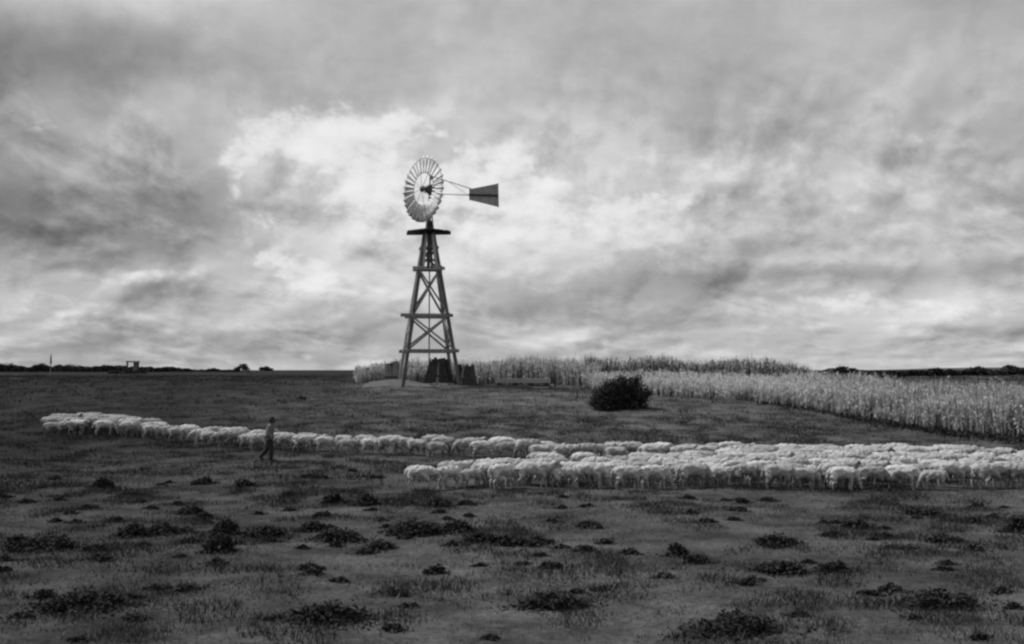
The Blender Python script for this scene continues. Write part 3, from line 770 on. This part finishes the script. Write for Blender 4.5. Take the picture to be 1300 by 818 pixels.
def earth_bank(px0, px1, d, h, wy, label):
    x0, x1 = gx(px0, d), gx(px1, d); nX, nY = 40, 10; V = []; 
    for j in range(nY + 1):
        for i in range(nX + 1):
            f = i / nX; g = j / nY * 2 - 1; x = x0 + (x1 - x0) * f; y = d + g * wy
            e = max(0, math.sin(math.pi * f)) ** .7 * max(0, 1 - g * g); V.append((x, y, G(x, y) - .03 + (h * e + .03 * e * mnoise.noise(Vector((x * 2, y * 2, 3))))))
    idn = np.arange((nX + 1) * (nY + 1)).reshape(nY + 1, nX + 1); fq = np.stack([idn[:-1, :-1], idn[:-1, 1:], idn[1:, 1:], idn[1:, :-1]], -1).reshape(-1, 4)
    return tag(raw_mesh('earth_bank', V, fq, M['earth'], smooth=True), label, 'earth bank', kind='structure')


earth_bank(462, 536, 80.4, .30, 2.4, 'pale bare earth bank left of the tower foot')
earth_bank(520, 600, 79.2, .12, 2.2, 'pale trodden earth around the tower foot')


def trough():
    d = 79.8; x = gx(664, d); z = G(x, d); k = d / F; root = empty('water_trough', (x, d, z), R(-3)); tag(root, 'long low pale water trough on short blocks, right of the tower', 'trough')
    Ln = 70 * k; zt = .52
    mb = MB(); mb.box((0, -.36, zt - .16), (Ln, .08, .32)); mb.box((0, .36, zt - .16), (Ln, .08, .32)); mb.box((-Ln / 2 + .04, 0, zt - .16), (.08, .64, .32)); mb.box((Ln / 2 - .04, 0, zt - .16), (.08, .64, .32)); mb.box((0, 0, zt - .30), (Ln - .16, .64, .04)); mb.build('basin', M['concrete'], root, bevel=.01)
    MB().box((0, 0, zt - .1), (Ln - .17, .63, .02)).build('water', M['water'], root)
    for s in (-.42, -.14, .14, .42): MB().box((s * Ln, 0, .08), (.3, .6, .26)).build('block', M['timber_dark'], root)


trough()

# ---------------------------------------------------------------- bodies grown as one fused surface
_sv = []; _sf = []
_nu, _nv = 10, 6
for _i in range(1, _nv):
    for _j in range(_nu):
        _a = math.pi * _i / _nv; _b = 2 * math.pi * _j / _nu; _sv.append((math.sin(_a) * math.cos(_b), math.sin(_a) * math.sin(_b), math.cos(_a)))
_sv += [(0, 0, 1), (0, 0, -1)]
for _i in range(_nv - 2):
    for _j in range(_nu): _sf.append((_i * _nu + _j, (_i + 1) * _nu + _j, (_i + 1) * _nu + (_j + 1) % _nu, _i * _nu + (_j + 1) % _nu))
for _j in range(_nu):
    _sf.append((len(_sv) - 2, _j, (_j + 1) % _nu)); _sf.append((len(_sv) - 1, (_nv - 2) * _nu + (_j + 1) % _nu, (_nv - 2) * _nu + _j))


def skinned(name, nodes, edges, voxel=.02, smooth=4):
    """one continuous skin round a skeleton; nodes: (x, y, z, radius[, sideways radius])"""
    mb = MB(); ns = [(*n[:4], n[4] if len(n) > 4 else n[3]) for n in nodes]

    def ball(x, y, z, r, r2): mb.add([(x + a * r * 1.03, y + b_ * r2 * 1.03, z + c * r * 1.03) for a, b_, c in _sv], _sf)
    for n in ns: ball(*n)
    for i, j in edges:
        p, q = np.array(ns[i]), np.array(ns[j]); L_ = np.linalg.norm(p[:3] - q[:3]); k = int(math.ceil(L_ / (.38 * min(p[3], q[3], .12) + .004)))
        for t in range(1, k): ball(*(p + (q - p) * t / k))
    o = mb.build(name, M['wool']); md = o.modifiers.new('fuse', 'REMESH'); md.mode = 'VOXEL'; md.voxel_size = voxel
    if smooth: sm = o.modifiers.new('relax', 'SMOOTH'); sm.factor = .5; sm.iterations = smooth
    bpy.context.view_layer.update(); dg = bpy.context.evaluated_depsgraph_get()
    res = bpy.data.meshes.new_from_object(o.evaluated_get(dg)); res.name = name
    old = o.data; bpy.data.objects.remove(o); bpy.data.meshes.remove(old)
    res.shade_smooth(); return res


def chain(nodes, edges, start, pts):
    p = start
    for q in pts: nodes.append(q); edges.append((p, len(nodes) - 1)); p = len(nodes) - 1
    return p


def sheep_mesh(v):
    r = random.Random(40 + v); pose = ['graze', 'walk', 'graze', 'walk', 'low', 'walk', 'low', 'graze'][v % 8]
    N = [(-.12, 0, .585, .185, .195), (-.33, 0, .59, .165, .175), (.12, 0, .58, .18, .19), (.30, 0, .595, .15, .16)]; E = [(0, 1), (0, 2), (2, 3)]
    tl = chain(N, E, 1, [(-.43, 0, .59, .125, .13), (-.545, 0, .61, .045), (-.58, 0, .50, .034), (-.59, 0, .38, .02)])
    if pose == 'graze': nk = [(.47, 0, .48, .11), (.55, 0, .33, .08), (.59, 0, .22, .06), (.64, 0, .08, .036)]
    elif pose == 'walk': nk = [(.46, 0, .66, .11), (.54, 0, .73, .078), (.60, 0, .74, .064), (.72, 0, .65, .038)]
    else: nk = [(.48, 0, .57, .11), (.57, 0, .53, .08), (.63, 0, .47, .062), (.71, 0, .35, .036)]
    ids = []; p = 3
    for q in nk: N.append(q); E.append((p, len(N) - 1)); p = len(N) - 1; ids.append(p)
    hd = N[ids[2]]; e0 = N[ids[1]]
    for s in (-1, 1): N.append((e0[0] - .0, s * .115, e0[2] + (.015 if pose != 'graze' else .03), .018)); E.append((ids[1], len(N) - 1))
    sw = [r.uniform(-.13, .13) for _ in range(4)]
    if pose == 'graze': sw = [q * .55 for q in sw]
    for k, s in enumerate((-1, 1)):
        a = sw[k]; chain(N, E, 2, [(.25, s * .10, .42, .065), (.27 + a * .5, s * .095, .27, .034), (.26 + a * .9, s * .095, .09, .024), (.285 + a, s * .095, .018, .028)])
        b = sw[2 + k]; chain(N, E, 1, [(-.36, s * .105, .42, .088), (-.31 + b * .3, s * .105, .34, .05), (-.43 + b * .7, s * .10, .22, .032), (-.41 + b, s * .10, .08, .023), (-.385 + b, s * .10, .018, .027)])
    me = skinned('sheep', N, E, .019, 3)
    # fleece: lumpy wool on the barrel, clean face and legs
    off = Vector((v * 3.1, 0, 0))
    for vt in me.vertices:
        c = vt.co
        if c.z > .36 and c.x < .45: vt.co = c + c.normalized() * 0 + vt.normal * (.035 * mnoise.noise(c * 8 + off) + .02 * mnoise.noise(c * 19 + off))
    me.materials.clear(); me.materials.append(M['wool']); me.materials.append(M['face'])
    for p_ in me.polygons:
        c = p_.center; p_.material_index = 1 if (c.z < .33 or c.x > .55) else 0  # dark leg tone paints in the shade under the flock; faces share it
    return me


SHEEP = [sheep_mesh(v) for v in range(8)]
GRZ = [0, 2, 7]; WLK = [1, 3, 5]; LOWP = [4, 6]


# --- where every sheep stands (plan laid out in metres)
def file_d(px): return float(interp(px, [(60, 54.6), (130, 54.6), (190, 53.0), (250, 51.2), (340, 48.6), (420, 47.3), (500, 46.6), (600, 45.6), (700, 44.2), (850, 42.9), (1000, 42.0), (1150, 41.6), (1320, 41.3)]))
def file_w(px): return float(interp(px, [(60, 1.5), (190, 1.2), (260, .75), (420, .7), (700, .7), (1000, .7), (1320, .5)]))
def near_back(px): return float(interp(px, [(512, 33.9), (560, 34.2), (600, 34.9), (680, 35.6), (750, 36.6), (800, 38.2), (860, 40.4), (1320, 41.6)]))


placed = []
def ok(x, y, sx=1.06, sy=.46):
    for (a, b) in placed:
        if ((x - a) / sx) ** 2 + ((y - b) / sy) ** 2 < 1: return False
    return True
flock = []   # x, y, zone
# front rank first, hand spaced so that its outline follows the photograph
px = 540
x = gx(536, 33.6)
while x < gx(1325, 33.6):
    y = 33.6 + random.uniform(-.35, .45); flock.append((x, y, 'front')); placed.append((x, y)); x += random.uniform(.72, 1.22)
def fill(zone, tries, test, x0, x1, y0, y1, sx=.93, sy=.42):
    for _ in range(tries):
        x = random.uniform(x0, x1); y = random.uniform(y0, y1); p_ = x / y * F + 650
        if test(p_, y) and ok(x, y, sx, sy): placed.append((x, y)); flock.append((x, y, zone))
fill('near', 16000, lambda p_, y: 545 < p_ < 1325 and 33.9 < y < near_back(p_), -3, 20, 33, 42.5)
fill('mid', 1500, lambda p_, y: 685 < p_ < 745 and 38.2 < y < 39.8, -2, 4, 38, 40, 1.0, .5)
fill('file', 20000, lambda p_, y: 66 < p_ < 1325 and abs(y - file_d(p_)) < file_w(p_), -24, 20, 40.5, 57)
for p_, dd in ((106, 57.0), (121, 57.4)): flock.append((gx(p_, dd), dd, 'behind'))
LAB = {
    'front': 'pale sheep in the nearest rank along the lower edge of the flock',
    'near': 'pale sheep packed inside the dense near flock behind the front rank',
    'mid': 'pale sheep in the small bunch between the near flock and the long file',
    'file': 'pale sheep in the long narrow file stretching away to the left',
    'behind': 'pale sheep of the few standing just beyond the left end of the file',
}
GRP = {'front': 'front rank of the flock', 'near': 'dense near flock of sheep', 'mid': 'small middle bunch of sheep', 'file': 'long file of sheep', 'behind': 'few sheep beyond the left end of the file'}
flock.sort(key=lambda s: s[1]); many = flock[:300]; rest = flock[300:]
first_front = min((s for s in many if s[2] == 'front'), key=lambda s: s[0])
first_file = min(flock, key=lambda s: s[0] / s[1])
def pose_for(zone):
    r = random.random(); r = r * .86 if zone == 'front' else r; return random.choice(GRZ if r < .5 else (WLK if r < .64 else LOWP))
herder_x = gx(343, 43.6)
def heading(): return random.gauss(0, .28) if random.random() < .86 else random.gauss(math.pi, .4)
nb = 0
def put_sheep(s, label=None):
    x, y, zone = s; o = bpy.data.objects.new('sheep', SHEEP[pose_for(zone)]); sc = random.choice((1, 1, 1, .9)) * random.uniform(.86, 1.08)
    o.scale = (sc * random.uniform(.9, 1.02), sc * random.uniform(.88, 1.08), sc); o.location = (x, y, G(x, y) - .005); o.rotation_euler = (0, 0, heading()); COL.objects.link(o)
    return tag(o, label or LAB[zone], 'sheep', GRP[zone])
rest_keep = [s for s in rest if s[2] == 'behind']
for s in many:
    put_sheep(s, 'pale grazing sheep at the left tip of the near flock, apart from the rest' if s is first_front else None)
# beyond three hundred : the far left end of the file is one object
if rest:
    Vs, Fs, Ms = [], [], []; nv = 0
    base = []
    for me in SHEEP:
        me2 = me; co = np.empty(len(me2.vertices) * 3); me2.vertices.foreach_get('co', co); me2.calc_loop_triangles(); t = np.empty(len(me2.loop_triangles) * 3, np.int32); me2.loop_triangles.foreach_get('vertices', t)
        mi = np.empty(len(me2.loop_triangles), np.int32); me2.loop_triangles.foreach_get('material_index', mi); base.append((co.reshape(-1, 3), t.reshape(-1, 3), mi))
    for s in rest:
        co, t, mi = base[pose_for(s[2])]; a = heading(); c_, s_ = math.cos(a), math.sin(a); sc = random.uniform(.9, 1.1)
        V = np.stack([co[:, 0] * c_ - co[:, 1] * s_, co[:, 0] * s_ + co[:, 1] * c_, co[:, 2]], 1) * sc + np.array([s[0], s[1], G(s[0], s[1]) - .005])
        Vs.append(V); Fs.append(t + nv); Ms.append(mi); nv += len(V)
    o = raw_mesh('distant_sheep', np.concatenate(Vs), np.concatenate(Fs), [M['wool'], M['face']], np.concatenate(Ms), smooth=True)
    tag(o, 'farthest pale sheep massed at the left end of the long file', 'sheep', kind='stuff')

# ---------------------------------------------------------------- the herder
def herder():
    d = 43.6; x = gx(343, d); root_z = G(x, d)
    N = [(0, 0, .93, .13, .12), (.01, 0, 1.08, .115, .125), (.04, 0, 1.27, .13, .16), (.055, 0, 1.40, .10, .13), (.075, 0, 1.48, .052), (.125, 0, 1.565, .062, .052), (.115, 0, 1.635, .086, .074), (.10, 0, 1.675, .088, .074)]
    E = [(i, i + 1) for i in range(7)]
    N += [(.192, 0, 1.628, .011), (.215, 0, 1.60, .014), (.19, 0, 1.545, .020, .026)]; E += [(8, 9)]
    # front leg (camera side) nearly straight under the body, rear leg pushing off behind
    chain(N, E, 0, [(.03, -.10, .86, .092), (.13, -.11, .50, .058), (.12, -.11, .30, .052), (.11, -.11, .09, .036), (.17, -.115, .04, .036), (.27, -.12, .03, .026)])
    chain(N, E, 0, [(-.03, .10, .86, .092), (-.10, .11, .50, .058), (-.24, .11, .32, .05), (-.40, .11, .15, .034), (-.37, .11, .06, .036), (-.29, .115, .025, .026)])
    arms = []
    arms.append(chain(N, E, 3, [(.06, -.185, 1.39, .06), (.06, -.235, 1.14, .042), (.14, -.235, 1.00, .036), (.21, -.225, .90, .027)]))
    arms.append(chain(N, E, 3, [(.05, .185, 1.39, .06), (-.04, .24, 1.14, .042), (-.05, .25, 1.0, .036), (-.02, .25, .88, .027)]))
    for w, s in zip(arms, (-1, 1)):
        wx, wy, wz = N[w][:3]; ux, uz = (.5, -.86) if s < 0 else (.3, -.95)
        pm = chain(N, E, w, [(wx + ux * .06, wy, wz + uz * .06, .020, .036)])
        for j, (l, o_) in enumerate(((.062, -.027), (.072, -.009), (.068, .009), (.052, .026))):
            bx, bz = wx + ux * .085, wz + uz * .085
            chain(N, E, pm, [(bx + o_ * .8, wy + o_ * .3, bz + o_ * .3, .010), (bx + o_ * .8 + ux * l * .6 + .004, wy + o_ * .3, bz + uz * l * .6, .0088), (bx + o_ * .8 + ux * l * .75 + .014, wy + o_ * .3 - s * .008, bz + uz * l, .0078)])
        chain(N, E, pm, [(wx + ux * .05 + .028, wy - s * .012, wz + uz * .05, .011), (wx + ux * .09 + .045, wy - s * .016, wz + uz * .085, .009)])
    me = skinned('person', N, E, .0062, 3)
    me.materials.clear(); me.materials.append(M['skin'])
    body = bpy.data.objects.new('person', me); COL.objects.link(body); body.location = (x, d, root_z - .005); body.rotation_euler = (0, 0, R(-8)); body.scale = (1.02, 1.05, .96)
    tag(body, 'person in greyish shirt, dark trousers and dark hat walking beside the sheep file', 'person')

    def wear(name, nodes, edges, m_, sub=2):
        q = skinned(name, nodes, edges, .012, 3); q.materials.clear(); q.materials.append(m_); o_ = bpy.data.objects.new(name, q); COL.objects.link(o_); o_.parent = body; return o_
    S = [(.0, 0, .90, .155, .145), (.01, 0, 1.08, .14, .15), (.04, 0, 1.27, .155, .185), (.055, 0, 1.405, .115, .15), (.07, 0, 1.47, .066)]; Es = [(0, 1), (1, 2), (2, 3), (3, 4)]
    chain(S, Es, 3, [(.06, -.19, 1.39, .078), (.06, -.237, 1.14, .058), (.14, -.237, 1.00, .048), (.19, -.227, .925, .042)]); chain(S, Es, 3, [(.05, .19, 1.39, .078), (-.04, .242, 1.14, .058), (-.05, .252, 1.0, .048), (-.03, .252, .915, .042)])
    S = [(*q[:3], *[w_ * 1.12 for w_ in q[3:]]) for q in S]
    wear('shirt', S, Es, M['shirt'])
    Tn = [(0, 0, .97, .148, .14), (0, 0, .88, .145, .135)]; Te = [(0, 1)]
    chain(Tn, Te, 1, [(.03, -.10, .82, .115), (.13, -.11, .50, .085), (.12, -.11, .28, .078), (.115, -.11, .12, .07)]); chain(Tn, Te, 1, [(-.03, .10, .82, .115), (-.10, .11, .50, .085), (-.24, .11, .32, .076), (-.36, .11, .19, .066)])
    Tn = [(*q[:3], *[w_ * 1.2 for w_ in q[3:]]) for q in Tn]
    wear('trousers', Tn, Te, M['trousers'])
    wear('boot', [(.11, -.11, .12, .05), (.12, -.11, .055, .05), (.20, -.115, .045, .045), (.29, -.12, .035, .034)], [(0, 1), (1, 2), (2, 3)], M['boot'])
    wear('boot', [(-.395, .11, .17, .05), (-.385, .11, .085, .048), (-.33, .112, .045, .043), (-.26, .115, .032, .034)], [(0, 1), (1, 2), (2, 3)], M['boot'])
    # face details
    for s in (-1, 1):
        MB().tube([(.176, s * .030, 1.634), (.190, s * .031, 1.634), (.194, s * .031, 1.634)], [.013, .011, .005], 8).build('eye', M['hair'], body)
        MB().tube([(.10, s * .070, 1.645), (.095, s * .088, 1.62), (.105, s * .074, 1.595)], [.012, .018, .01], 6).build('ear', M['skin'], body, True)
    MB().tube([(.188, -.022, 1.568), (.193, 0, 1.570), (.188, .022, 1.568)], .006, 6).build('mouth', M['hair'], body)
    wear('hair', [(.065, 0, 1.60, .066, .066), (.075, 0, 1.66, .088, .082), (.09, 0, 1.705, .075)], [(0, 1), (1, 2)], M['hair'], 1)
    prof_ = [(0, 1.80), (.05, 1.805), (.082, 1.785), (.098, 1.73), (.104, 1.685), (.18, 1.675), (.188, 1.668), (.18, 1.663), (.09, 1.67)]; V = []; Fh = []; n = 20
    for r_, z_ in prof_:
        for k in range(n): a = 2 * math.pi * k / n; V.append((.105 + r_ * math.cos(a) * 1.05, r_ * math.sin(a), z_ + (.02 * abs(math.sin(a)) * (r_ / .2) ** 2) - .10 * r_ * math.cos(a)))
    for i in range(len(prof_) - 1):
        for k in range(n): Fh.append((i * n + k, i * n + (k + 1) % n, (i + 1) * n + (k + 1) % n, (i + 1) * n + k))
    MB().add(V, Fh).build('hat', M['hat'], body, True)


herder()
